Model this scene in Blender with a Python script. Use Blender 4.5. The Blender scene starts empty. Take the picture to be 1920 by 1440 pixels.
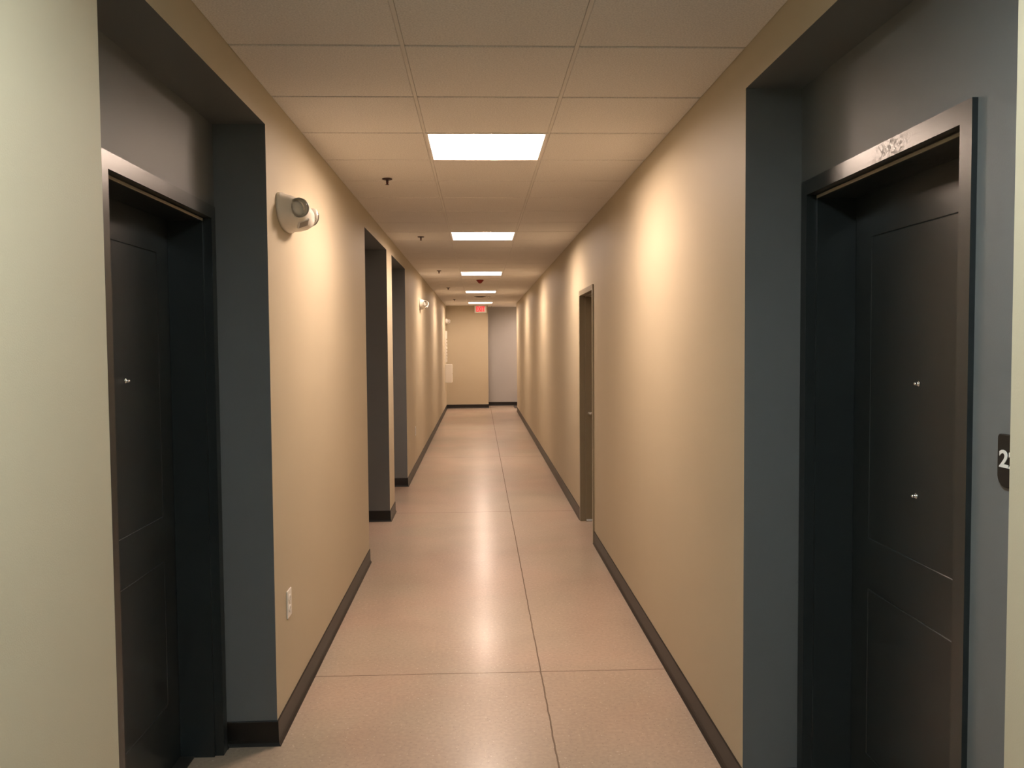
import bpy, bmesh, math, random
from mathutils import Vector, Matrix
random.seed(7)
C = bpy.context.scene.collection
S = bpy.context.scene

# ------------------------------------------------------------------ camera, world, exposure
FPX, PITCH, YAW, ROLL, CAMZ = 1598.42, -0.0457, 0.03854, -0.00757, 1.6591
cd = bpy.data.cameras.new('camera'); cam = bpy.data.objects.new('camera', cd); C.objects.link(cam)
cd.sensor_fit = 'HORIZONTAL'; cd.sensor_width = 36.0; cd.lens = FPX / 1920 * 36.0
cd.clip_start = 0.05; cd.clip_end = 200
_f = Vector((math.sin(YAW) * math.cos(PITCH), math.cos(YAW) * math.cos(PITCH), math.sin(PITCH)))
_r = Vector((math.cos(YAW), -math.sin(YAW), 0)); _u = _r.cross(_f)
r2 = _r * math.cos(ROLL) + _u * math.sin(ROLL); u2 = -_r * math.sin(ROLL) + _u * math.cos(ROLL)
M = Matrix((r2, u2, -_f)).transposed().to_4x4(); M.translation = (0, 0, CAMZ)
cam.matrix_world = M
S.camera = cam
w = bpy.data.worlds.new('world'); S.world = w; w.use_nodes = True
w.node_tree.nodes['Background'].inputs[0].default_value = (0, 0, 0, 1)
w.node_tree.nodes['Background'].inputs[1].default_value = 0.0
S.view_settings.view_transform = 'Standard'; S.view_settings.look = 'None'
S.view_settings.gamma = 1.0; S.view_settings.use_curve_mapping = False
S.view_settings.exposure = 0.0
LAMP_WARM = (1.0, 0.765, 0.615); LAMP_COOL = (0.86, 1.0, 1.02)
LAMP_W, LAMP_W_COOL = 101.0, 88.0

# ------------------------------------------------------------------ measures of the corridor
XL, XR, ZC = -0.854, 0.950, 2.702          # side walls, ceiling
NL, NR = -1.065, 1.152                     # back planes of the door recesses
ZN = 2.557                                 # underside of the recesses
T = 0.6096; GX = -0.256; GY = 3.023        # ceiling grid
YB, YE, YR = -3.0, 22.45, 23.33            # wall behind the camera, end wall, recess in the end wall
YP = 21.35                                 # right wall stops here, a side passage opens
XREC = 0.243                               # left edge of the recess in the end wall
LN = [(1.996, 3.522), (6.515, 8.045), (8.507, 10.035)]   # left recesses
RN = [(1.486, 3.017)]                                    # right recess
D5 = (7.015, 7.965, 2.155)                 # tan door opening

# ------------------------------------------------------------------ materials
def nodes(name):
    m = bpy.data.materials.new(name); m.use_nodes = True
    return m, m.node_tree.nodes, m.node_tree.links, m.node_tree.nodes['Principled BSDF']
def mat(name, col, rough=0.5, metal=0.0, noise=0.0, scale=8.0, bump=0.0, bscale=200.0, spec=0.5, coat=0.0):
    m, n, l, b = nodes(name)
    b.inputs['Base Color'].default_value = (*col, 1); b.inputs['Roughness'].default_value = rough
    b.inputs['Metallic'].default_value = metal; b.inputs['Specular IOR Level'].default_value = spec
    b.inputs['Coat Weight'].default_value = coat
    tc = n.new('ShaderNodeTexCoord')
    if noise:
        t = n.new('ShaderNodeTexNoise'); t.inputs['Scale'].default_value = scale; t.inputs['Detail'].default_value = 4
        l.new(tc.outputs['Object'], t.inputs['Vector'])
        r = n.new('ShaderNodeValToRGB')
        r.color_ramp.elements[0].position = 0.3; r.color_ramp.elements[1].position = 0.7
        r.color_ramp.elements[0].color = (*[c * (1 - noise) for c in col], 1)
        r.color_ramp.elements[1].color = (*[min(1, c * (1 + noise)) for c in col], 1)
        l.new(t.outputs['Fac'], r.inputs['Fac']); l.new(r.outputs['Color'], b.inputs['Base Color'])
    if bump:
        t2 = n.new('ShaderNodeTexNoise'); t2.inputs['Scale'].default_value = bscale; t2.inputs['Detail'].default_value = 3
        l.new(tc.outputs['Object'], t2.inputs['Vector'])
        bp = n.new('ShaderNodeBump'); bp.inputs['Strength'].default_value = bump; bp.inputs['Distance'].default_value = 0.002
        l.new(t2.outputs['Fac'], bp.inputs['Height']); l.new(bp.outputs['Normal'], b.inputs['Normal'])
    return m
def emit(name, col, s, base=(0.8, 0.8, 0.8)):
    m, n, l, b = nodes(name)
    b.inputs['Base Color'].default_value = (*base, 1)
    b.inputs['Emission Color'].default_value = (*col, 1); b.inputs['Emission Strength'].default_value = s
    return m

BEIGE = mat('beige_wall_paint', (0.50, 0.435, 0.315), 0.55, noise=0.02, scale=1.5, bump=0.12, bscale=260, spec=0.3)
GREY = mat('grey_wall_paint', (0.142, 0.148, 0.148), 0.5, noise=0.02, scale=1.5, bump=0.10, bscale=260, spec=0.3)
GREYL = mat('pale_grey_wall_paint', (0.40, 0.385, 0.37), 0.5, noise=0.02, scale=1.5, bump=0.10, bscale=260, spec=0.3)
BLACK = mat('black_rubber', (0.0075, 0.006, 0.005), 0.42, noise=0.1, scale=20, spec=0.45)
TEE = mat('white_grid_metal', (0.72, 0.69, 0.65), 0.45)
FRAMEW = mat('white_fixture_enamel', (0.82, 0.80, 0.77), 0.35)
REFL = mat('white_reflector_enamel', (0.90, 0.89, 0.87), 0.35)
DOORP = mat('charcoal_door_paint', (0.0185, 0.0228, 0.0235), 0.31, bump=0.05, bscale=350, spec=0.5)
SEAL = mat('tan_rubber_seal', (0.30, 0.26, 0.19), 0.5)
TAN = mat('tan_door_paint', (0.19, 0.155, 0.10), 0.4, bump=0.04, bscale=300)
TANF = mat('tan_frame_paint', (0.235, 0.20, 0.135), 0.35)
FACET = mat('faceted_silver_reflector', (0.86, 0.84, 0.80), 0.22, 0.85)
CHROME = mat('polished_chrome', (0.85, 0.85, 0.86), 0.12, 1.0)
NICKEL = mat('satin_nickel', (0.55, 0.52, 0.47), 0.3, 1.0)
GLINT = mat('pale_glint', (0.80, 0.86, 0.92), 0.35, 0.6)  # blue-white of the light under the tan door, put into a colour
BRONZE = mat('dark_sprinkler_bronze', (0.055, 0.03, 0.028), 0.4, 0.5)
PLASTIC = mat('cream_white_plastic', (0.80, 0.76, 0.68), 0.35, noise=0.02, scale=30)
WHITEP = mat('white_plastic', (0.83, 0.80, 0.74), 0.3)
DARKP = mat('dark_plastic', (0.03, 0.028, 0.025), 0.4)
SIGNB = mat('black_sign_plastic', (0.014, 0.011, 0.008), 0.6, spec=0.25)
SIGNW = mat('white_sign_letters', (0.85, 0.82, 0.76), 0.5)
REDP = mat('red_alarm_plastic', (0.22, 0.012, 0.009), 0.35)
CABW = mat('cream_cabinet_enamel', (0.74, 0.70, 0.62), 0.4)
def clear_mat():
    m, n, l, b = nodes('clear_lens_plastic')
    tr = n.new('ShaderNodeBsdfTransparent'); gl = n.new('ShaderNodeBsdfGlossy'); gl.inputs['Roughness'].default_value = 0.06
    fr = n.new('ShaderNodeFresnel'); fr.inputs['IOR'].default_value = 1.45
    mx = n.new('ShaderNodeMixShader'); l.new(fr.outputs[0], mx.inputs[0]); l.new(tr.outputs[0], mx.inputs[1]); l.new(gl.outputs[0], mx.inputs[2])
    l.new(mx.outputs[0], n['Material Output'].inputs['Surface'])
    return m
GLASS = clear_mat()
LENS = emit('warm_lit_diffuser', LAMP_WARM, LAMP_W)
LENS_COOL = emit('cool_lit_diffuser', LAMP_COOL, LAMP_W_COOL)
REDLED = emit('lit_red_letters', (1.0, 0.03, 0.04), 0.95, (0.35, 0.01, 0.01))
PINKF = emit('lit_sign_face', (1.0, 0.33, 0.28), 0.55, (0.5, 0.12, 0.10))

def ceiling_mat():
    m, n, l, b = nodes('mineral_ceiling_tile')
    tc = n.new('ShaderNodeTexCoord')
    t = n.new('ShaderNodeTexNoise'); t.inputs['Scale'].default_value = 160; t.inputs['Detail'].default_value = 6
    l.new(tc.outputs['Object'], t.inputs['Vector'])
    r = n.new('ShaderNodeValToRGB'); r.color_ramp.elements[0].position = 0.36; r.color_ramp.elements[1].position = 0.62
    r.color_ramp.elements[0].color = (0.70, 0.675, 0.65, 1); r.color_ramp.elements[1].color = (0.84, 0.81, 0.775, 1)
    l.new(t.outputs['Fac'], r.inputs['Fac']); l.new(r.outputs['Color'], b.inputs['Base Color'])
    bp = n.new('ShaderNodeBump'); bp.inputs['Strength'].default_value = 0.35; bp.inputs['Distance'].default_value = 0.002
    l.new(t.outputs['Fac'], bp.inputs['Height']); l.new(bp.outputs['Normal'], b.inputs['Normal'])
    b.inputs['Roughness'].default_value = 0.9; b.inputs['Specular IOR Level'].default_value = 0.1
    return m
TILE = ceiling_mat()

def floor_mat():
    m, n, l, b = nodes('polished_concrete')
    tc = n.new('ShaderNodeTexCoord'); P = tc.outputs['Object']
    def noise(s, d=4, dist=0.0):
        t = n.new('ShaderNodeTexNoise'); t.inputs['Scale'].default_value = s; t.inputs['Detail'].default_value = d
        t.inputs['Distortion'].default_value = dist
        l.new(P, t.inputs['Vector']); return t.outputs['Fac']
    def ramp(fac, stops):
        r = n.new('ShaderNodeValToRGB'); e = r.color_ramp.elements
        e[0].position, e[0].color = stops[0][0], (*stops[0][1], 1)
        e[1].position, e[1].color = stops[-1][0], (*stops[-1][1], 1)
        for p, c in stops[1:-1]:
            k = e.new(p); k.color = (*c, 1)
        l.new(fac, r.inputs['Fac']); return r.outputs['Color']
    def mix(a, c, fac, mode='MIX'):
        x = n.new('ShaderNodeMix'); x.data_type = 'RGBA'; x.blend_type = mode
        for s, v in ((x.inputs[6], a), (x.inputs[7], c), (x.inputs[0], fac)):
            if hasattr(v, 'is_linked'): l.new(v, s)
            elif isinstance(v, tuple): s.default_value = (*v, 1)
            else: s.default_value = v
        return x.outputs[2]
    def math_(op, a, c=None, d=None):
        x = n.new('ShaderNodeMath'); x.operation = op
        for i, v in enumerate((a, c, d)):
            if v is None: continue
            if hasattr(v, 'is_linked'): l.new(v, x.inputs[i])
            else: x.inputs[i].default_value = v
        return x.outputs[0]
    base = ramp(noise(1.3, 5, 0.4), [(0.30, (0.380, 0.300, 0.234)), (0.5, (0.420, 0.336, 0.264)), (0.72, (0.460, 0.372, 0.294))])
    fine = ramp(noise(55, 6), [(0.3, (0.90, 0.89, 0.88)), (0.7, (1.08, 1.07, 1.06))])
    tint = ramp(noise(0.9, 3, 0.8), [(0.35, (1.05, 0.98, 0.97)), (0.65, (0.96, 1.0, 0.98))])
    col = mix(mix(base, tint, 1.0, 'MULTIPLY'), fine, 1.0, 'MULTIPLY')
    # aggregate: small pale and dark specks
    for sc, keep, c in ((85, 0.945, (0.60, 0.52, 0.43)), (120, 0.93, (0.17, 0.125, 0.095)), (60, 0.965, (0.56, 0.49, 0.42))):
        v = n.new('ShaderNodeTexVoronoi'); v.inputs['Scale'].default_value = sc
        l.new(P, v.inputs['Vector'])
        sep = n.new('ShaderNodeSeparateColor'); l.new(v.outputs['Color'], sep.inputs[0])
        on = math_('GREATER_THAN', sep.outputs[0], keep)
        near = math_('LESS_THAN', v.outputs['Distance'], 0.26)
        f = math_('MULTIPLY', math_('MULTIPLY', on, near), 0.75)
        col = mix(col, c, f)
    # saw-cut control joints (one lengthwise, one every 4.18 m across)
    sx = n.new('ShaderNodeSeparateXYZ'); l.new(P, sx.inputs[0])
    wob = math_('MULTIPLY', math_('SUBTRACT', noise(9, 3), 0.5), 0.010)
    dx = math_('ABSOLUTE', math_('ADD', math_('SUBTRACT', sx.outputs[0], 0.299), wob))
    per = math_('SUBTRACT', math_('MODULO', math_('ADD', sx.outputs[1], 200.64 - 4.252 + 2.09), 4.18), 2.09)
    dy = math_('ABSOLUTE', math_('ADD', per, wob))
    j = math_('LESS_THAN', math_('MINIMUM', dx, dy), 0.0036)
    col = mix(col, (0.12, 0.08, 0.055), math_('MULTIPLY', j, 0.85))
    l.new(col, b.inputs['Base Color'])
    rough = math_('ADD', math_('MULTIPLY_ADD', noise(3.0, 4), 0.05, 0.34), math_('MULTIPLY', j, 0.4))
    l.new(rough, b.inputs['Roughness'])
    bp = n.new('ShaderNodeBump'); bp.inputs['Strength'].default_value = 0.25; bp.inputs['Distance'].default_value = 0.003
    h = math_('MULTIPLY', j, -1.0)
    l.new(h, bp.inputs['Height']); l.new(bp.outputs['Normal'], b.inputs['Normal'])
    b.inputs['Specular IOR Level'].default_value = 0.36
    b.inputs['Coat Weight'].default_value = 0.45; b.inputs['Coat Roughness'].default_value = 0.185; b.inputs['Coat IOR'].default_value = 1.22
    return m
FLOOR = floor_mat()

def scuffed_door_mat():
    """the same charcoal paint, rubbed dull in a patch on one frame head"""
    m = DOORP.copy(); m.name = 'charcoal_door_paint_scuffed'
    n, l = m.node_tree.nodes, m.node_tree.links; b = n['Principled BSDF']
    tc = n.new('ShaderNodeTexCoord')
    mp = n.new('ShaderNodeMapping'); l.new(tc.outputs['Object'], mp.inputs['Vector'])
    mp.inputs['Location'].default_value = (-1.138 * 0, -2.335 * 8, -2.188 * 26); mp.inputs['Scale'].default_value = (0, 8, 26)
    g = n.new('ShaderNodeTexGradient'); g.gradient_type = 'SPHERICAL'; l.new(mp.outputs[0], g.inputs['Vector'])
    t = n.new('ShaderNodeTexNoise'); t.inputs['Scale'].default_value = 60; t.inputs['Detail'].default_value = 4; t.inputs['Distortion'].default_value = 0.8
    l.new(tc.outputs['Object'], t.inputs['Vector'])
    r1 = n.new('ShaderNodeMapRange'); l.new(t.outputs['Fac'], r1.inputs[0]); r1.inputs[1].default_value = 0.47; r1.inputs[2].default_value = 0.60
    r2_ = n.new('ShaderNodeMapRange'); l.new(g.outputs['Fac'], r2_.inputs[0]); r2_.inputs[1].default_value = 0.0; r2_.inputs[2].default_value = 0.4
    mu = n.new('ShaderNodeMath'); mu.operation = 'MULTIPLY'; l.new(r1.outputs[0], mu.inputs[0]); l.new(r2_.outputs[0], mu.inputs[1])
    ad = n.new('ShaderNodeMapRange'); l.new(mu.outputs[0], ad.inputs[0]); ad.inputs[3].default_value = 0.31; ad.inputs[4].default_value = 0.42
    l.new(ad.outputs[0], b.inputs['Roughness'])
    return m
DOORS = scuffed_door_mat()

# ------------------------------------------------------------------ mesh helpers
def obj(name, bm, mats, parent=None, smooth=False):
    bmesh.ops.recalc_face_normals(bm, faces=bm.faces)
    me = bpy.data.meshes.new(name); bm.to_mesh(me); bm.free()
    for m in (mats if isinstance(mats, (list, tuple)) else [mats]): me.materials.append(m)
    if smooth:
        for p in me.polygons: p.use_smooth = True
    o = bpy.data.objects.new(name, me); C.objects.link(o)
    if parent: o.parent = parent
    return o
def tag(o, label=None, cat=None, group=None, kind=None):
    if label: o['label'] = label
    if cat: o['category'] = cat
    if group: o['group'] = group
    if kind: o['kind'] = kind
    return o
def empty(name, loc=(0, 0, 0), rot=(0, 0, 0)):
    o = bpy.data.objects.new(name, None); C.objects.link(o); o.location = loc; o.rotation_euler = rot
    o.empty_display_size = 0.1
    return o
def box(bm, x0, x1, y0, y1, z0, z1, mi=0, bevel=0.0):
    v = [bm.verts.new(p) for p in ((x0, y0, z0), (x1, y0, z0), (x1, y1, z0), (x0, y1, z0), (x0, y0, z1), (x1, y0, z1), (x1, y1, z1), (x0, y1, z1))]
    fs = [bm.faces.new([v[i] for i in q]) for q in ((0, 3, 2, 1), (4, 5, 6, 7), (0, 1, 5, 4), (1, 2, 6, 5), (2, 3, 7, 6), (3, 0, 4, 7))]
    for f in fs: f.material_index = mi
    if bevel:
        es = list({e for f in fs for e in f.edges})
        r = bmesh.ops.bevel(bm, geom=es, offset=bevel, segments=2, affect='EDGES', profile=0.5)
        for f in r['faces']: f.material_index = mi
    return fs      # bottom, top, -y, +x, +y, -x
def lathe(bm, prof, seg=32, mtx=None, caps=True):
    """prof: (radius, height) pairs about local z"""
    rings = []
    for r, z in prof:
        if r < 1e-6: rings.append([bm.verts.new((0, 0, z))])
        else: rings.append([bm.verts.new((r * math.cos(2 * math.pi * i / seg), r * math.sin(2 * math.pi * i / seg), z)) for i in range(seg)])
    vs = [v for r in rings for v in r]
    for a, b in zip(rings, rings[1:]):
        for i in range(seg):
            k = (i + 1) % seg
            if len(a) == 1 and len(b) == 1: continue
            if len(a) == 1: bm.faces.new((a[0], b[k], b[i]))
            elif len(b) == 1: bm.faces.new((a[i], a[k], b[0]))
            else: bm.faces.new((a[i], a[k], b[k], b[i]))
    if caps:
        for rg in (rings[0], rings[-1]):
            if len(rg) > 2: bm.faces.new(rg)
    if mtx is not None: bmesh.ops.transform(bm, matrix=mtx, verts=vs)
    return vs
def aim(loc, d):
    q = Vector((0, 0, 1)).rotation_difference(Vector(d).normalized())
    return Matrix.Translation(loc) @ q.to_matrix().to_4x4()
def sweep(bm, path, prof, closed=False):
    """prof (d, z): d is the distance to the left of the plan path; mitred corners"""
    n = len(path); rings = []
    for i, p in enumerate(path):
        p = Vector(p)
        t0 = (p - Vector(path[i - 1])).normalized() if i > 0 else None
        t1 = (Vector(path[i + 1]) - p).normalized() if i < n - 1 else None
        t0 = t0 or t1; t1 = t1 or t0
        n0, n1 = Vector((-t0.y, t0.x)), Vector((-t1.y, t1.x))
        mdir = (n0 + n1); mdir = mdir / max(1e-6, mdir.dot(n0))
        rings.append([bm.verts.new((p.x + mdir.x * d, p.y + mdir.y * d, z)) for d, z in prof])
    for a, b in zip(rings, rings[1:]):
        for i in range(len(prof)):
            k = (i + 1) % len(prof)
            bm.faces.new((a[i], a[k], b[k], b[i]))
    bm.faces.new(rings[0]); bm.faces.new(list(reversed(rings[-1])))
def copy_tree(o, parent=None):
    c = o.copy(); C.objects.link(c)
    if parent: c.parent = parent
    for ch in list(o.children): copy_tree(ch, c)
    return c
def text_mesh(name, body, size, depth, material, parent=None):
    cu = bpy.data.curves.new(name, 'FONT'); cu.body = body; cu.size = size; cu.extrude = depth
    cu.align_x = 'LEFT'; cu.offset = size * 0.022
    tmp = bpy.data.objects.new(name, cu); C.objects.link(tmp)
    dg = bpy.context.evaluated_depsgraph_get()
    me = bpy.data.meshes.new_from_object(tmp.evaluated_get(dg))
    bpy.data.objects.remove(tmp)
    me.materials.clear(); me.materials.append(material)
    o = bpy.data.objects.new(name, me); C.objects.link(o)
    if parent: o.parent = parent
    return o

# ------------------------------------------------------------------ floor
bm = bmesh.new(); box(bm, -1.40, 2.60, YB - 0.2, 23.6, -0.10, 0.0)
tag(obj('floor', bm, FLOOR), 'polished tan concrete corridor floor with saw-cut joints', 'floor', kind='structure')

# ------------------------------------------------------------------ side walls with recesses
ZW = 2.80
DW = 1.040; DGAP = 0.034; DTOP = 2.220        # recess door frame: outer width, gap to the far side, outer height
def side_wall(name, s, x0, xn, xb, niches, y0, y1, label, extra=None):
    """s=-1 left wall (room at +x), +1 right wall. x0 face, xn recess back plane, xb back of wall"""
    bm = bmesh.new()
    def bx(xa, xc, ya, yb_, za, zb, rule):
        fs = box(bm, min(xa, xc), max(xa, xc), ya, yb_, za, zb)
        for f, nm in zip(fs, ('bot', 'top', '-y', '+x', '+y', '-x')): f.material_index = 1 if nm in rule else 0
    room = '+x' if s < 0 else '-x'
    cur = y0
    for a, b in niches:
        if extra and extra[0] > cur and extra[1] < a: pass
        bx(x0, xn, cur, a, 0, ZW, ('+y',) if cur == y0 else ('+y', '-y'))
        bx(x0, xn, a, b, ZN, ZW, ('bot',))
        cur = b
    if extra:
        bx(x0, xn, cur, extra[0], 0, ZW, ('-y',))
        bx(x0, xn, extra[0], extra[1], extra[2], ZW, ())
        bx(x0, xn, extra[1], y1, 0, ZW, ())
    else:
        bx(x0, xn, cur, y1, 0, ZW, ('-y',))
    # rear layer with the door openings
    cur = y0
    for a, b in niches:
        d1 = b - DGAP; d0 = d1 - DW
        bx(xn, xb, cur, d0, 0, ZW, (room, '+y', '-y'))
        bx(xn, xb, d0, d1, DTOP, ZW, (room, 'bot'))
        cur = d1
    if extra:
        bx(xn, xb, cur, extra[0], 0, ZW, (room, '-y')); bx(xn, xb, extra[1], y1, 0, ZW, ())
        bx(xn, xb, extra[0], extra[1], extra[2], ZW, ())
        bx(xb, xb + s * 0.06, extra[0], extra[1], 0, extra[2], ())
    else:
        bx(xn, xb, cur, y1, 0, ZW, (room, '-y'))
    # closing board behind each door
    for a, b in niches:
        d1 = b - DGAP; d0 = d1 - DW
        bx(xb, xb + s * 0.06, d0, d1, 0, DTOP, ())
    return tag(obj(name, bm, [BEIGE, GREY]), label, 'wall', kind='structure')
side_wall('wall_left', -1, XL, NL, NL - 0.24, LN, YB, YR + 0.2, 'beige left corridor wall with three grey door recesses')
side_wall('wall_right', 1, XR, NR, NR + 0.24, RN, YB, YP, 'beige right corridor wall with one grey door recess and a tan door', extra=D5)
bm = bmesh.new()
fs = box(bm, XL, XREC, YE, YR + 0.2, 0, ZW); fs[3].material_index = 1
fs = box(bm, XREC, 2.4, YR, YR + 0.2, 0, ZW); fs[2].material_index = 1
box(bm, 2.4, 2.55, YP - 0.1, YR + 0.2, 0, ZW)
box(bm, XR + 0.442, 2.4, YP - 0.1, YP, 0, ZW)
tag(obj('wall_end', bm, [BEIGE, GREYL]), 'beige end wall with a set-back pale grey wall on its right', 'wall', kind='structure')
bm = bmesh.new(); box(bm, -1.40, 1.45, YB - 0.2, YB, 0, ZW)
tag(obj('wall_back', bm, BEIGE), 'beige wall closing the corridor behind the viewer', 'wall', kind='structure')

# ------------------------------------------------------------------ cove baseboards
BP = [(0, 0), (0.017, 0), (0.013, 0.004), (0.009, 0.012), (0.007, 0.024), (0.006, 0.100), (0.004, 0.103), (0, 0.103)]
def baseboard(name, paths, label):
    bm = bmesh.new()
    for p in paths: sweep(bm, p, BP)
    return tag(obj(name, bm, BLACK), label, 'baseboard', kind='structure')
def left_paths():
    P = []; prev = [(XL, YB)]
    for a, b in LN:
        d1 = b - DGAP; d0 = d1 - DW
        P.append(prev + [(XL, a), (NL, a), (NL, d0)])
        prev = [(NL, d1), (NL, b), (XL, b)]
    P.append(prev + [(XL, YE), (XREC, YE), (XREC, YR), (2.4, YR)])
    # path runs with the room on its right, so flip
    return [list(reversed(p)) for p in P]
lp = left_paths()
a, b = RN[0]; d1 = b - DGAP; d0 = d1 - DW
endp = [q for q in lp[-1]]
cut = endp.index((XL, YE))
baseboard('baseboard_left', lp[:-1] + [endp[cut:]], 'black rubber cove base along the left wall')
baseboard('baseboard_end', [endp[:cut + 1]], 'black rubber cove base along the end wall and the set-back wall')
baseboard('baseboard_right', [[(XR, YB), (XR, a), (NR, a), (NR, d0)], [(NR, d1), (NR, b), (XR, b), (XR, D5[0])],
          [(XR, D5[1]), (XR, YP), (XR + 0.44, YP)]], 'black rubber cove base along the right wall')

# ------------------------------------------------------------------ ceiling: tiles and tee grid
LIGHT_ROWS = [2, 8, 15, 22, 29]; COOL_ROW = -4; SIDE_ROW = 31
k0, k1 = -11, 34
def rows():
    for k in range(k0, k1):
        ya, yb_ = GY + k * T, GY + (k + 1) * T
        ya, yb_ = max(ya, YB), min(yb_, YR)
        if yb_ - ya > 0.03: yield k, ya, yb_
bm = bmesh.new(); g = 0.0076
for k, ya, yb_ in rows():
    cols = [(XL, GX, 0), (GX, GX + T, 1), (GX + T, XR, 2)]
    if yb_ > YP: cols += [(XR, GX + 3 * T, 3), (GX + 3 * T, GX + 4 * T, 4), (GX + 4 * T, 2.4, 5)]
    for xa, xb, ci in cols:
        if ci == 1 and (k in LIGHT_ROWS or k == COOL_ROW): continue
        if ci == 4 and k == SIDE_ROW: continue
        if ci >= 3: ya2 = max(ya, YP)
        else: ya2 = ya
        fs = box(bm, xa + (g if ci else 0), xb - (g if ci in (0, 1) else 0), ya2 + g, yb_ - g, ZC - 0.0025, ZC + 0.02)
        bmesh.ops.bevel(bm, geom=list(fs[0].edges), offset=0.0025, segments=1, affect='EDGES')
tag(obj('ceiling', bm, TILE), 'suspended ceiling of square mineral tiles', 'ceiling', kind='structure')
bm = bmesh.new(); h = 0.0068
for x in (GX, GX + T): box(bm, x - h, x + h, YB, YE, ZC - 0.001, ZC + 0.03)
for k in range(k0 + 1, k1):
    y = GY + k * T
    if YB < y < YR: box(bm, XL, XR if y < YP else 2.4, y - h, y + h, ZC + 0.004, ZC + 0.03)
tag(obj('trim_1', bm, TEE), 'white metal tee grid of the suspended ceiling', 'ceiling grid', kind='structure')

# ------------------------------------------------------------------ ceiling light fixtures
def make_light(lens_mat):
    root = empty('ceiling_light')
    H = T / 2 - 0.001; I = H - 0.014
    bm = bmesh.new()
    for s in (-1, 1):
        box(bm, min(s * I, s * H), max(s * I, s * H), -H, H, -0.004, 0.010)
        box(bm, -I, I, min(s * I, s * H), max(s * I, s * H), -0.004, 0.010)
    obj('frame', bm, FRAMEW, root)
    bm = bmesh.new()                       # end plates and top pan
    for s in (-1, 1):
        box(bm, -H, H, min(s * (I + 0.001), s * H), max(s * (I + 0.001), s * H), 0.010, 0.165)
        box(bm, min(s * (I + 0.001), s * H), max(s * (I + 0.001), s * H), -I, I, 0.010, 0.165)
    box(bm, -H, H, -H, H, 0.165, 0.170)
    obj('housing', bm, REFL, root)
    for s in (-1, 1):                      # curved side reflectors
        bm = bmesh.new(); pr = []
        for i in range(15):
            a = math.pi / 2 * i / 14
            pr.append((I - (I - 0.110) * (1 - math.cos(a)), 0.004 + 0.150 * math.sin(a)))
        va = [[bm.verts.new((s * x, y, z)) for x, z in pr] for y in (-I, I)]
        vb = [[bm.verts.new((s * x, y, z + 0.003)) for x, z in pr] for y in (-I, I)]
        for i in range(14):
            bm.faces.new((va[0][i], va[0][i + 1], va[1][i + 1], va[1][i]))
            bm.faces.new((vb[0][i], vb[0][i + 1], vb[1][i + 1], vb[1][i]))
        bm.faces.new((va[0][0], va[1][0], vb[1][0], vb[0][0])); bm.faces.new((va[0][-1], va[1][-1], vb[1][-1], vb[0][-1]))
        obj('reflector', bm, REFL, root, smooth=True)
    bm = bmesh.new(); R = 0.106; zc = 0.135; seg = 24
    pr = [(R, 0.160)] + [(R * math.cos(math.pi * i / seg), zc - R * math.sin(math.pi * i / seg)) for i in range(seg + 1)] + [(-R, 0.160)]
    va = [[bm.verts.new((x, y, z)) for x, z in pr] for y in (-I + 0.004, I - 0.004)]
    for i in range(len(pr) - 1): bm.faces.new((va[0][i], va[0][i + 1], va[1][i + 1], va[1][i]))
    obj('diffuser', bm, lens_mat, root, smooth=True)
    for s in (-1, 1):                      # thin end caps of the basket
        bm = bmesh.new()
        f = [bm.verts.new((x * 1.02, s * (I - 0.0035), z - 0.002 if z < 0.15 else z)) for x, z in pr]
        bk = [bm.verts.new((x * 1.02, s * (I - 0.0005), z - 0.002 if z < 0.15 else z)) for x, z in pr]
        bm.faces.new(f); bm.faces.new(bk)
        for i in range(len(pr)):
            j = (i + 1) % len(pr); bm.faces.new((f[i], f[j], bk[j], bk[i]))
        obj('end_cap', bm, FRAMEW, root)
    return root
LL = ['largest and nearest lit square ceiling light, closest to the top of the picture',
      'second lit ceiling light from the front, beyond the first sprinkler head',
      'third lit ceiling light from the front, just before the red ceiling alarm',
      'fourth lit ceiling light from the front, between the red alarm and the dark round vent',
      'farthest and smallest lit ceiling light, directly above the exit sign']
proto = make_light(LENS)
for i, k in enumerate(LIGHT_ROWS):
    o = proto if i == 0 else copy_tree(proto)
    o.location = (GX + T / 2, GY + (k + 0.5) * T, ZC)
    tag(o, LL[i], 'ceiling light', 'square ceiling lights down the corridor')
o = make_light(LENS_COOL); o.location = (GX + T / 2, GY + (COOL_ROW + 0.5) * T, ZC)
tag(o, 'cooler white ceiling light overhead at the near end of the corridor', 'ceiling light', 'square ceiling lights down the corridor')
o = copy_tree(proto); o.location = (GX + 3.5 * T, GY + (SIDE_ROW + 0.5) * T, ZC)  # unseen lamp, added to brighten the set-back end wall
tag(o, 'unseen ceiling light added round the corner in the side passage at the far end', 'ceiling light', 'square ceiling lights down the corridor')

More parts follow.
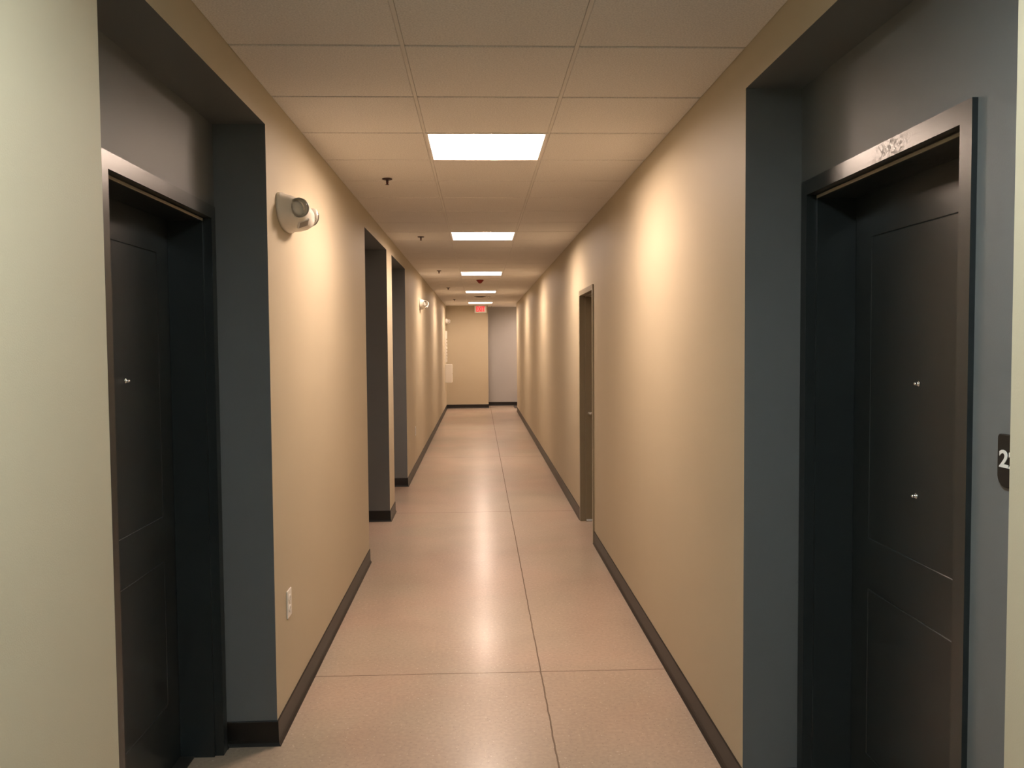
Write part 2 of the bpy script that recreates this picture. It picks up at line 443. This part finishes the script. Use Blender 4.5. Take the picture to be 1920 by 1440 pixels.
# ------------------------------------------------------------------ doors in the recesses
def frame_mesh(s, xw, y0, y1, zt, prof):
    """U-shaped hollow-metal frame; prof = (t into wall, w in from the outer edge)"""
    bm = bmesh.new(); P = []
    for t, wd in prof:
        x = xw + s * t
        P.append([bm.verts.new(p) for p in ((x, y0 + wd, 0), (x, y0 + wd, zt - wd), (x, y1 - wd, zt - wd), (x, y1 - wd, 0))])
    n = len(prof)
    for i in range(n):
        j = (i + 1) % n
        for q in range(3): bm.faces.new((P[i][q], P[i][q + 1], P[j][q + 1], P[j][q]))
    bm.faces.new([P[i][0] for i in range(n)]); bm.faces.new([P[i][3] for i in range(n)])
    return bm
def leaf_mesh(s, xf, th, y0, y1, z0, z1, panels):
    """door slab with fine V-grooves round each flat panel"""
    g = 0.0025; dep = 0.0022
    ys = {y0, y1}; zs = {z0, z1}
    for ya, yb_, za, zb in panels:
        for v in (ya, yb_): ys |= {v - g, v, v + g}
        for v in (za, zb): zs |= {v - g, v, v + g}
    ys, zs = sorted(ys), sorted(zs)
    bm = bmesh.new(); F = {}
    def deep(y, z):
        for ya, yb_, za, zb in panels:
            if (abs(y - ya) < 1e-6 or abs(y - yb_) < 1e-6) and za - 1e-6 <= z <= zb + 1e-6: return dep
            if (abs(z - za) < 1e-6 or abs(z - zb) < 1e-6) and ya - 1e-6 <= y <= yb_ + 1e-6: return dep
        return 0
    for y in ys:
        for z in zs: F[y, z] = bm.verts.new((xf + s * deep(y, z), y, z))
    for a, b in zip(ys, ys[1:]):
        for c, d in zip(zs, zs[1:]): bm.faces.new((F[a, c], F[b, c], F[b, d], F[a, d]))
    bk = [bm.verts.new((xf + s * th, y, z)) for y, z in ((y0, z0), (y1, z0), (y1, z1), (y0, z1))]
    bm.faces.new(bk)
    bm.faces.new([F[y, z0] for y in ys] + [bk[1], bk[0]])
    bm.faces.new([F[y, z1] for y in ys] + [bk[2], bk[3]])
    bm.faces.new([F[y0, z] for z in zs] + [bk[3], bk[0]])
    bm.faces.new([F[y1, z] for z in zs] + [bk[2], bk[1]])
    return bm
def viewer(parent, s, x, y, z):
    bm = bmesh.new()
    lathe(bm, [(0.0090, 0.0), (0.0090, 0.0018), (0.0078, 0.0032), (0.0058, 0.0036), (0.0056, 0.0105), (0.0046, 0.0125), (0.0030, 0.0150), (0, 0.0158)], 24, aim((x, y, z), (-s, 0, 0)))
    return obj('door_viewer', bm, CHROME, parent, smooth=True)
def recess_door(name, s, xw, niche, label, viewers=(), fmat=DOORP, dz=0.0):
    d1 = niche[1] - DGAP; d0 = d1 - DW
    root = empty(name, (xw, (d0 + d1) / 2, 0)); tag(root, label, 'door', kind='structure')
    inv = Matrix.Translation((-xw, -(d0 + d1) / 2, 0))
    def put(nm, bm, m, sm=False):
        o = obj(nm, bm, m, root, sm); o.location = (-xw, -(d0 + d1) / 2, 0); return o
    prof = [(0.0, 0.0), (-0.014, 0.0), (-0.014, 0.050), (0.020, 0.050), (0.020, 0.062), (0.155, 0.062), (0.155, 0.050), (0.205, 0.050), (0.205, 0.0)]
    put('door_frame', frame_mesh(s, xw, d0, d1, DTOP, prof), fmat)
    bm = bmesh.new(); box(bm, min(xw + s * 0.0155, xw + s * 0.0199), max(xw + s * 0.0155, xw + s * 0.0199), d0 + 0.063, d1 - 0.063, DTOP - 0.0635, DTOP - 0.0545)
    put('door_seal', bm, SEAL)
    ya, yb_ = d0 + 0.052, d1 - 0.052
    pn = [(ya + 0.13, yb_ - 0.13, 0.27 + dz, 0.835 + dz), (ya + 0.13, yb_ - 0.13, 1.01 + dz, 2.02 + dz)]
    put('door_leaf', leaf_mesh(s, xw + s * 0.156, 0.044, ya, yb_, 0.008, DTOP - 0.052, pn), DOORP)
    bm = bmesh.new(); box(bm, min(xw + s * 0.10, xw + s * 0.20), max(xw + s * 0.10, xw + s * 0.20), d0 + 0.063, d1 - 0.063, 0.0, 0.007, 0, 0.002)
    put('threshold', bm, DARKP)
    for y, z in viewers:
        o = viewer(root, s, xw + s * 0.156, y, z); o.location = (-xw, -(d0 + d1) / 2, 0)
    return root
recess_door('door_1', -1, NL, LN[0], 'charcoal panel door with one peephole in the near left recess', [(2.992, 1.545)])
recess_door('door_2', -1, NL, LN[1], 'charcoal door deep in the second recess of the left wall')
recess_door('door_3', -1, NL, LN[2], 'charcoal door deep in the farthest recess of the left wall')
recess_door('door_4', 1, NR, RN[0], 'charcoal panel door with two peepholes in the right recess', [(2.487, 1.535), (2.493, 1.197)], DOORS, -0.01)

# tan door flush in the right wall
y0, y1, zt = D5
root = empty('door_5', (XR, (y0 + y1) / 2, 0)); tag(root, 'narrow-looking tan door with lever handle in the right wall', 'door', kind='structure')
off = (-XR, -(y0 + y1) / 2, 0)
def put5(nm, bm, m, sm=False, par=None):
    o = obj(nm, bm, m, par or root, sm)
    if par is None: o.location = off
    return o
prof = [(0.0, 0.0), (-0.012, 0.0), (-0.012, 0.045), (0.040, 0.045), (0.040, 0.058), (0.130, 0.058), (0.130, 0.045), (0.200, 0.045), (0.200, 0.0)]
put5('door_frame', frame_mesh(1, XR, y0, y1, zt, prof), TANF)
leaf = put5('door_leaf', leaf_mesh(1, XR + 0.131, 0.044, y0 + 0.048, y1 - 0.048, 0.010, zt - 0.048, []), TAN)
bm = bmesh.new(); hy, hz, hx = y1 - 0.048 - 0.065, 1.02, XR + 0.131
lathe(bm, [(0.030, 0.0), (0.030, 0.006), (0.026, 0.010), (0.011, 0.012), (0.010, 0.066), (0.0, 0.068)], 28, aim((hx, hy, hz), (-1, 0, 0)))
lathe(bm, [(0.0, 0.0), (0.011, 0.002), (0.011, 0.08), (0.0095, 0.115), (0.006, 0.124), (0, 0.125)], 18, aim((hx - 0.066, hy + 0.012, hz), (0, -1, 0)))
put5('lever_handle', bm, NICKEL, True, leaf)
bm = bmesh.new(); box(bm, XR + 0.046, XR + 0.126, y1 - 0.0615, y1 - 0.0585, 0.002, 0.020, 0, 0.001)  # pale strip added for the light that leaks under the door
o = put5('jamb_glint', bm, GLINT); o['label'] = 'pale strip standing in for light leaking under the door, at the jamb foot'

# ------------------------------------------------------------------ emergency lights
def dshape(hw, ht, hb, n=40):
    """D outline: fairly flat top with rounded corners, round bottom; returns (y, z)"""
    pts = []
    for i in range(n):
        a = 2 * math.pi * i / n; c, s_ = math.cos(a), math.sin(a)
        e = 0.42 if s_ > 0 else 0.92
        pts.append((hw * math.copysign(abs(c) ** (0.62 if s_ > 0 else 0.92), c), (ht if s_ > 0 else hb) * math.copysign(abs(s_) ** e, s_)))
    return pts
def make_emergency():
    root = empty('emergency_light')
    bm = bmesh.new(); rings = []
    # depth, half width, top height, bottom depth, z shift
    for d, hw, ht, hb, dz in ((0.0, 0.192, 0.072, 0.088, 0), (0.012, 0.192, 0.072, 0.088, 0), (0.016, 0.186, 0.068, 0.083, 0),
                              (0.050, 0.172, 0.062, 0.078, -0.003), (0.080, 0.145, 0.052, 0.066, -0.008), (0.100, 0.112, 0.040, 0.052, -0.013),
                              (0.112, 0.075, 0.027, 0.036, -0.017), (0.117, 0.035, 0.013, 0.017, -0.019)):
        rings.append([bm.verts.new((d, y, z + dz)) for y, z in dshape(hw, ht, hb)])
    for a, b in zip(rings, rings[1:]):
        for i in range(len(a)):
            k = (i + 1) % len(a); bm.faces.new((a[i], a[k], b[k], b[i]))
    bm.faces.new(rings[0]); bm.faces.new(rings[-1])
    obj('body', bm, PLASTIC, root, smooth=True)
    for s, loc, d in ((-1, (0.084, -0.132, 0.000), (0.36, -0.90, -0.16)), (1, (0.084, 0.132, -0.002), (0.72, 0.66, -0.20))):
        m = aim(loc, d)
        bm = bmesh.new()      # eyeball shell with an open rim
        lathe(bm, [(0.0, -0.040), (0.022, -0.036), (0.036, -0.022), (0.043, -0.002), (0.0435, 0.010), (0.0400, 0.012), (0.0385, 0.004)], 36, m, caps=False)
        hd = obj('lamp_head', bm, PLASTIC, root, smooth=True)
        bm = bmesh.new()
        lathe(bm, [(0.0382, 0.008), (0.034, -0.001), (0.027, -0.009), (0.018, -0.0145), (0.006, -0.018)], 14, m, caps=False)
        obj('reflector', bm, FACET, hd)
        bm = bmesh.new(); lathe(bm, [(0.0085, -0.0180), (0.0085, -0.008), (0.005, -0.003), (0, -0.002)], 16, m)
        obj('bulb', bm, DARKP, hd, smooth=True)
        bm = bmesh.new()
        lathe(bm, [(0.0380, 0.009), (0.0372, 0.016), (0.033, 0.023), (0.024, 0.029), (0.012, 0.032), (0, 0.033), ], 36, m, caps=False)
        obj('lens', bm, GLASS, hd, smooth=True)
    pm = aim((0.091, -0.074, -0.060), (0.62, -0.36, -0.70))
    bm = bmesh.new(); box(bm, -0.020, 0.020, -0.027, 0.027, -0.006, 0.003, 0, 0.002); bmesh.ops.transform(bm, matrix=pm, verts=bm.verts)
    win = obj('test_window', bm, FRAMEW, root)
    bm = bmesh.new(); box(bm, -0.015, 0.015, -0.021, 0.021, 0.0031, 0.0042); bmesh.ops.transform(bm, matrix=pm, verts=bm.verts)
    obj('test_panel', bm, mat('grey_test_panel', (0.40, 0.35, 0.30), 0.3), win)
    return root
EL = ['white twin-head emergency light on the left wall beside the near recess, the largest',
      'white twin-head emergency light on the left wall past the farthest dark recess',
      'tiny white emergency light at the far left corner above the white box']
ez = [(3.870, 2.257), (12.56, 2.270), (22.20, 2.290)]
proto = make_emergency()
for i, (y, z) in enumerate(ez):
    o = proto if i == 0 else copy_tree(proto)
    o.location = (XL, y, z); tag(o, EL[i], 'emergency light', 'emergency lights on the left wall')

# ------------------------------------------------------------------ sprinkler heads
def make_sprinkler():
    root = empty('sprinkler_head')
    bm = bmesh.new(); lathe(bm, [(0.032, 0.0), (0.032, -0.002), (0.028, -0.006), (0.013, -0.008), (0.012, -0.002), (0.0, -0.002)], 28)
    obj('escutcheon', bm, BRONZE, root, smooth=True)
    bm = bmesh.new(); lathe(bm, [(0.008, -0.002), (0.008, -0.014), (0.0055, -0.015), (0.0055, -0.018), (0, -0.018)], 18)
    for s in (-1, 1):
        lathe(bm, [(0.0022, 0), (0.0022, 0.021)], 10, aim((s * 0.0065, 0, -0.016), (-s * 0.2, 0, -1)))
    obj('nozzle', bm, BRONZE, root, smooth=True)
    bm = bmesh.new(); lathe(bm, [(0.0025, -0.018), (0.0025, -0.034), (0, -0.034)], 10)
    obj('glass_bulb', bm, REDP, root, smooth=True)
    bm = bmesh.new(); lathe(bm, [(0.0, -0.0375), (0.004, -0.0370), (0.012, -0.0362), (0.012, -0.0350), (0.004, -0.0335), (0, -0.033)], 24)
    obj('deflector', bm, BRONZE, root, smooth=True)
    return root
SL = ['dark pendant sprinkler head just beyond the nearest ceiling light', 'dark sprinkler head on the ceiling left of the second ceiling light',
      'small dark sprinkler head left of the third ceiling light', 'small dark sprinkler head left of the fourth ceiling light', 'smallest, farthest dark sprinkler head near the end wall']
proto = make_sprinkler()
for i, y in enumerate((5.384, 8.219, 11.935, 15.46, 19.30)):
    o = proto if i == 0 else copy_tree(proto)
    o.location = (-0.56 if i == 0 else -0.543, y, ZC - 0.004); tag(o, SL[i], 'sprinkler', 'sprinkler heads along the ceiling')

# ------------------------------------------------------------------ other ceiling devices
root = empty('fire_alarm', (0.029, 13.66, ZC - 0.004)); tag(root, 'red cone-shaped fire alarm hanging from the ceiling past the third light', 'fire alarm')
bm = bmesh.new(); lathe(bm, [(0.060, 0.0), (0.060, -0.006), (0.055, -0.011), (0.032, -0.040), (0.028, -0.046), (0.0, -0.047)], 32); obj('housing', bm, REDP, root, smooth=True)
bm = bmesh.new(); lathe(bm, [(0.018, -0.0465), (0.017, -0.051), (0.010, -0.055), (0, -0.056)], 24); obj('strobe_lens', bm, mat('smoky_lens', (0.25, 0.10, 0.08), 0.1), root, smooth=True)

root = empty('ceiling_vent', (0.035, 18.25, ZC - 0.004)); tag(root, 'dark flat round ceiling vent before the farthest light', 'vent')
bm = bmesh.new(); lathe(bm, [(0.125, 0.0), (0.125, -0.004), (0.115, -0.009), (0.100, -0.010), (0.098, -0.002), (0, -0.002)], 36); obj('rim', bm, DARKP, root, smooth=True)
bm = bmesh.new(); lathe(bm, [(0.0, -0.0035), (0.070, -0.004), (0.074, -0.010), (0.066, -0.018), (0.0, -0.020)], 36); obj('cone', bm, mat('brown_vent_metal', (0.10, 0.065, 0.045), 0.45), root, smooth=True)
for s in (-1, 1):
    bm = bmesh.new(); lathe(bm, [(0.014, -0.0155), (0.013, -0.024), (0.0, -0.026)], 14, Matrix.Translation((s * 0.062, -0.012, 0)))
    obj('retaining_clip', bm, WHITEP, root, smooth=True)

root = empty('smoke_detector', (0.225, 18.35, ZC - 0.004)); tag(root, 'tiny white round detector on the ceiling beside the dark vent', 'smoke detector')
bm = bmesh.new(); lathe(bm, [(0.036, 0.0), (0.036, -0.010), (0.032, -0.014), (0, -0.014)], 28); obj('base', bm, WHITEP, root, smooth=True)
bm = bmesh.new(); lathe(bm, [(0.026, -0.0138), (0.025, -0.026), (0.018, -0.032), (0, -0.034)], 28); obj('cap', bm, WHITEP, root, smooth=True)

# ------------------------------------------------------------------ exit sign
root = empty('exit_sign', (0.052, YE, 2.605)); tag(root, 'lit red and white EXIT sign at the top of the end wall', 'exit sign')
bm = bmesh.new(); box(bm, -0.158, 0.158, -0.055, 0.0, -0.098, 0.088, 0, 0.006); obj('housing', bm, WHITEP, root)
bm = bmesh.new(); box(bm, -0.116, 0.116, -0.0575, -0.0552, -0.068, 0.074); obj('face_panel', bm, PINKF, root)
t = text_mesh('letters', 'EXIT', 0.165, 0.001, REDLED, root); t.rotation_euler = (math.pi / 2, 0, 0)
xs = [v.co.x for v in t.data.vertices]; sc = 0.222 / (max(xs) - min(xs))
t.scale = (sc, 1.15, 1); t.location = (-0.111 - min(xs) * sc, -0.0588, -0.064)
bm = bmesh.new(); box(bm, -0.06, 0.06, -0.050, -0.004, 0.0885, 0.0925); obj('canopy', bm, WHITEP, root)

# ------------------------------------------------------------------ room sign
root = empty('room_sign', (NR, 1.743, 1.40)); tag(root, 'black rounded plaque reading 22 beside the right recess door', 'sign')
def rrect(hw, h0, h1, r_top, r_bot, n=8):
    P = []
    for cx, cz, r, a0 in ((hw - r_top, h1 - r_top, r_top, 0), (-hw + r_top, h1 - r_top, r_top, 90), (-hw + r_bot, h0 + r_bot, r_bot, 180), (hw - r_bot, h0 + r_bot, r_bot, 270)):
        for i in range(n + 1):
            a = math.radians(a0 + 90 * i / n); P.append((cx + r * math.cos(a), cz + r * math.sin(a)))
    return P
bm = bmesh.new(); rg = []
for d, k in ((0.0, 0), (0.006, 0), (0.0075, 0.0015)):
    rg.append([bm.verts.new((-d, y * (1 - k / 0.09), z * (1 - k / 0.06))) for y, z in rrect(0.092, -0.060, 0.056, 0.008, 0.026)])
for a, b in zip(rg, rg[1:]):
    for i in range(len(a)): bm.faces.new((a[i], a[(i + 1) % len(a)], b[(i + 1) % len(b)], b[i]))
bm.faces.new(rg[0]); bm.faces.new(rg[-1]); obj('plaque', bm, SIGNB, root)
t = text_mesh('digits', '22', 0.058, 0.0008, SIGNW, root)
xs = [v.co.x for v in t.data.vertices]; zs = [v.co.y for v in t.data.vertices]
t.rotation_euler = (math.pi / 2, 0, -math.pi / 2)       # reads left to right seen from the corridor
t.scale = (0.0655 / (max(xs) - min(xs)), 0.0385 / (max(zs) - min(zs)), 1)
t.location = (-0.0082, 0.0838, -0.0155)

# ------------------------------------------------------------------ outlets
def make_outlet():
    root = empty('wall_outlet')
    bm = bmesh.new(); box(bm, 0.0, 0.006, -0.040, 0.040, -0.061, 0.061, 0, 0.002); obj('cover_plate', bm, WHITEP, root)
    for z in (-0.024, 0.024):
        bm = bmesh.new(); lathe(bm, [(0.0165, 0.0), (0.0165, 0.0085), (0.015, 0.0092), (0, 0.0092)], 24, aim((0.0, 0, z), (1, 0, 0)))
        rc = obj('receptacle', bm, WHITEP, root)
        bm = bmesh.new()
        for y in (-0.006, 0.006): box(bm, 0.0088, 0.0095, y - 0.0012, y + 0.0012, z - 0.002, z + 0.008)
        lathe(bm, [(0.0026, 0.0088), (0.0026, 0.0095)], 10, aim((0.0, 0, z - 0.0075), (1, 0, 0)))
        obj('slots', bm, DARKP, rc)
    bm = bmesh.new(); lathe(bm, [(0.003, 0.006), (0.0028, 0.0072), (0, 0.0075)], 12, aim((0, 0, 0), (1, 0, 0))); obj('screw', bm, NICKEL, root)
    return root
proto = make_outlet()
for i, (y, z, lb) in enumerate(((3.768, 0.524, 'white wall outlet low on the left wall below the nearest emergency light'),
                                (11.33, 0.527, 'small white outlet low on the left wall past the farthest recess'))):
    o = proto if i == 0 else copy_tree(proto)
    o.location = (XL, y, z); tag(o, lb, 'outlet', 'outlets on the left wall')

# ------------------------------------------------------------------ box and strip at the far left
root = empty('wall_cabinet', (XL, 21.75, 0.72)); tag(root, 'cream white wall box sticking out of the far left wall', 'cabinet')
bm = bmesh.new(); box(bm, 0.0, 0.162, -0.22, 0.22, 0.0, 0.46, 0, 0.004); obj('body', bm, CABW, root)
bm = bmesh.new(); box(bm, 0.1625, 0.174, -0.215, 0.215, 0.006, 0.454, 0, 0.003); dr = obj('door', bm, CABW, root)
bm = bmesh.new(); lathe(bm, [(0.010, 0), (0.010, 0.010), (0.006, 0.013), (0, 0.013)], 16, aim((0.174, -0.17, 0.23), (1, 0, 0))); obj('lock', bm, NICKEL, dr)
root = empty('plate_column', (XL, 21.75, 1.23)); tag(root, 'thin cream column of stacked small plates above the white wall box', 'wall plates')
bm = bmesh.new(); box(bm, 0.0, 0.020, -0.12, 0.12, 0.0, 0.80, 0, 0.002); obj('backing', bm, CABW, root)
for i in range(7):
    z0 = 0.012 + i * 0.083
    bm = bmesh.new(); box(bm, 0.0205, 0.046, -0.115, 0.115, z0, z0 + 0.060, 0, 0.003); obj('plate', bm, CABW, root)
bm = bmesh.new(); box(bm, 0.0205, 0.046, -0.115, 0.115, 0.595, 0.795, 0, 0.003); obj('header_plate', bm, CABW, root)

# ------------------------------------------------------------------ floor mat round the corner
bm = bmesh.new(); box(bm, 0.925, 1.75, 22.33, 23.28, 0.0, 0.012, 0, 0.003)
tag(obj('floor_mat', bm, DARKP), 'black floor mat at the far right corner in front of the pale grey wall', 'mat')
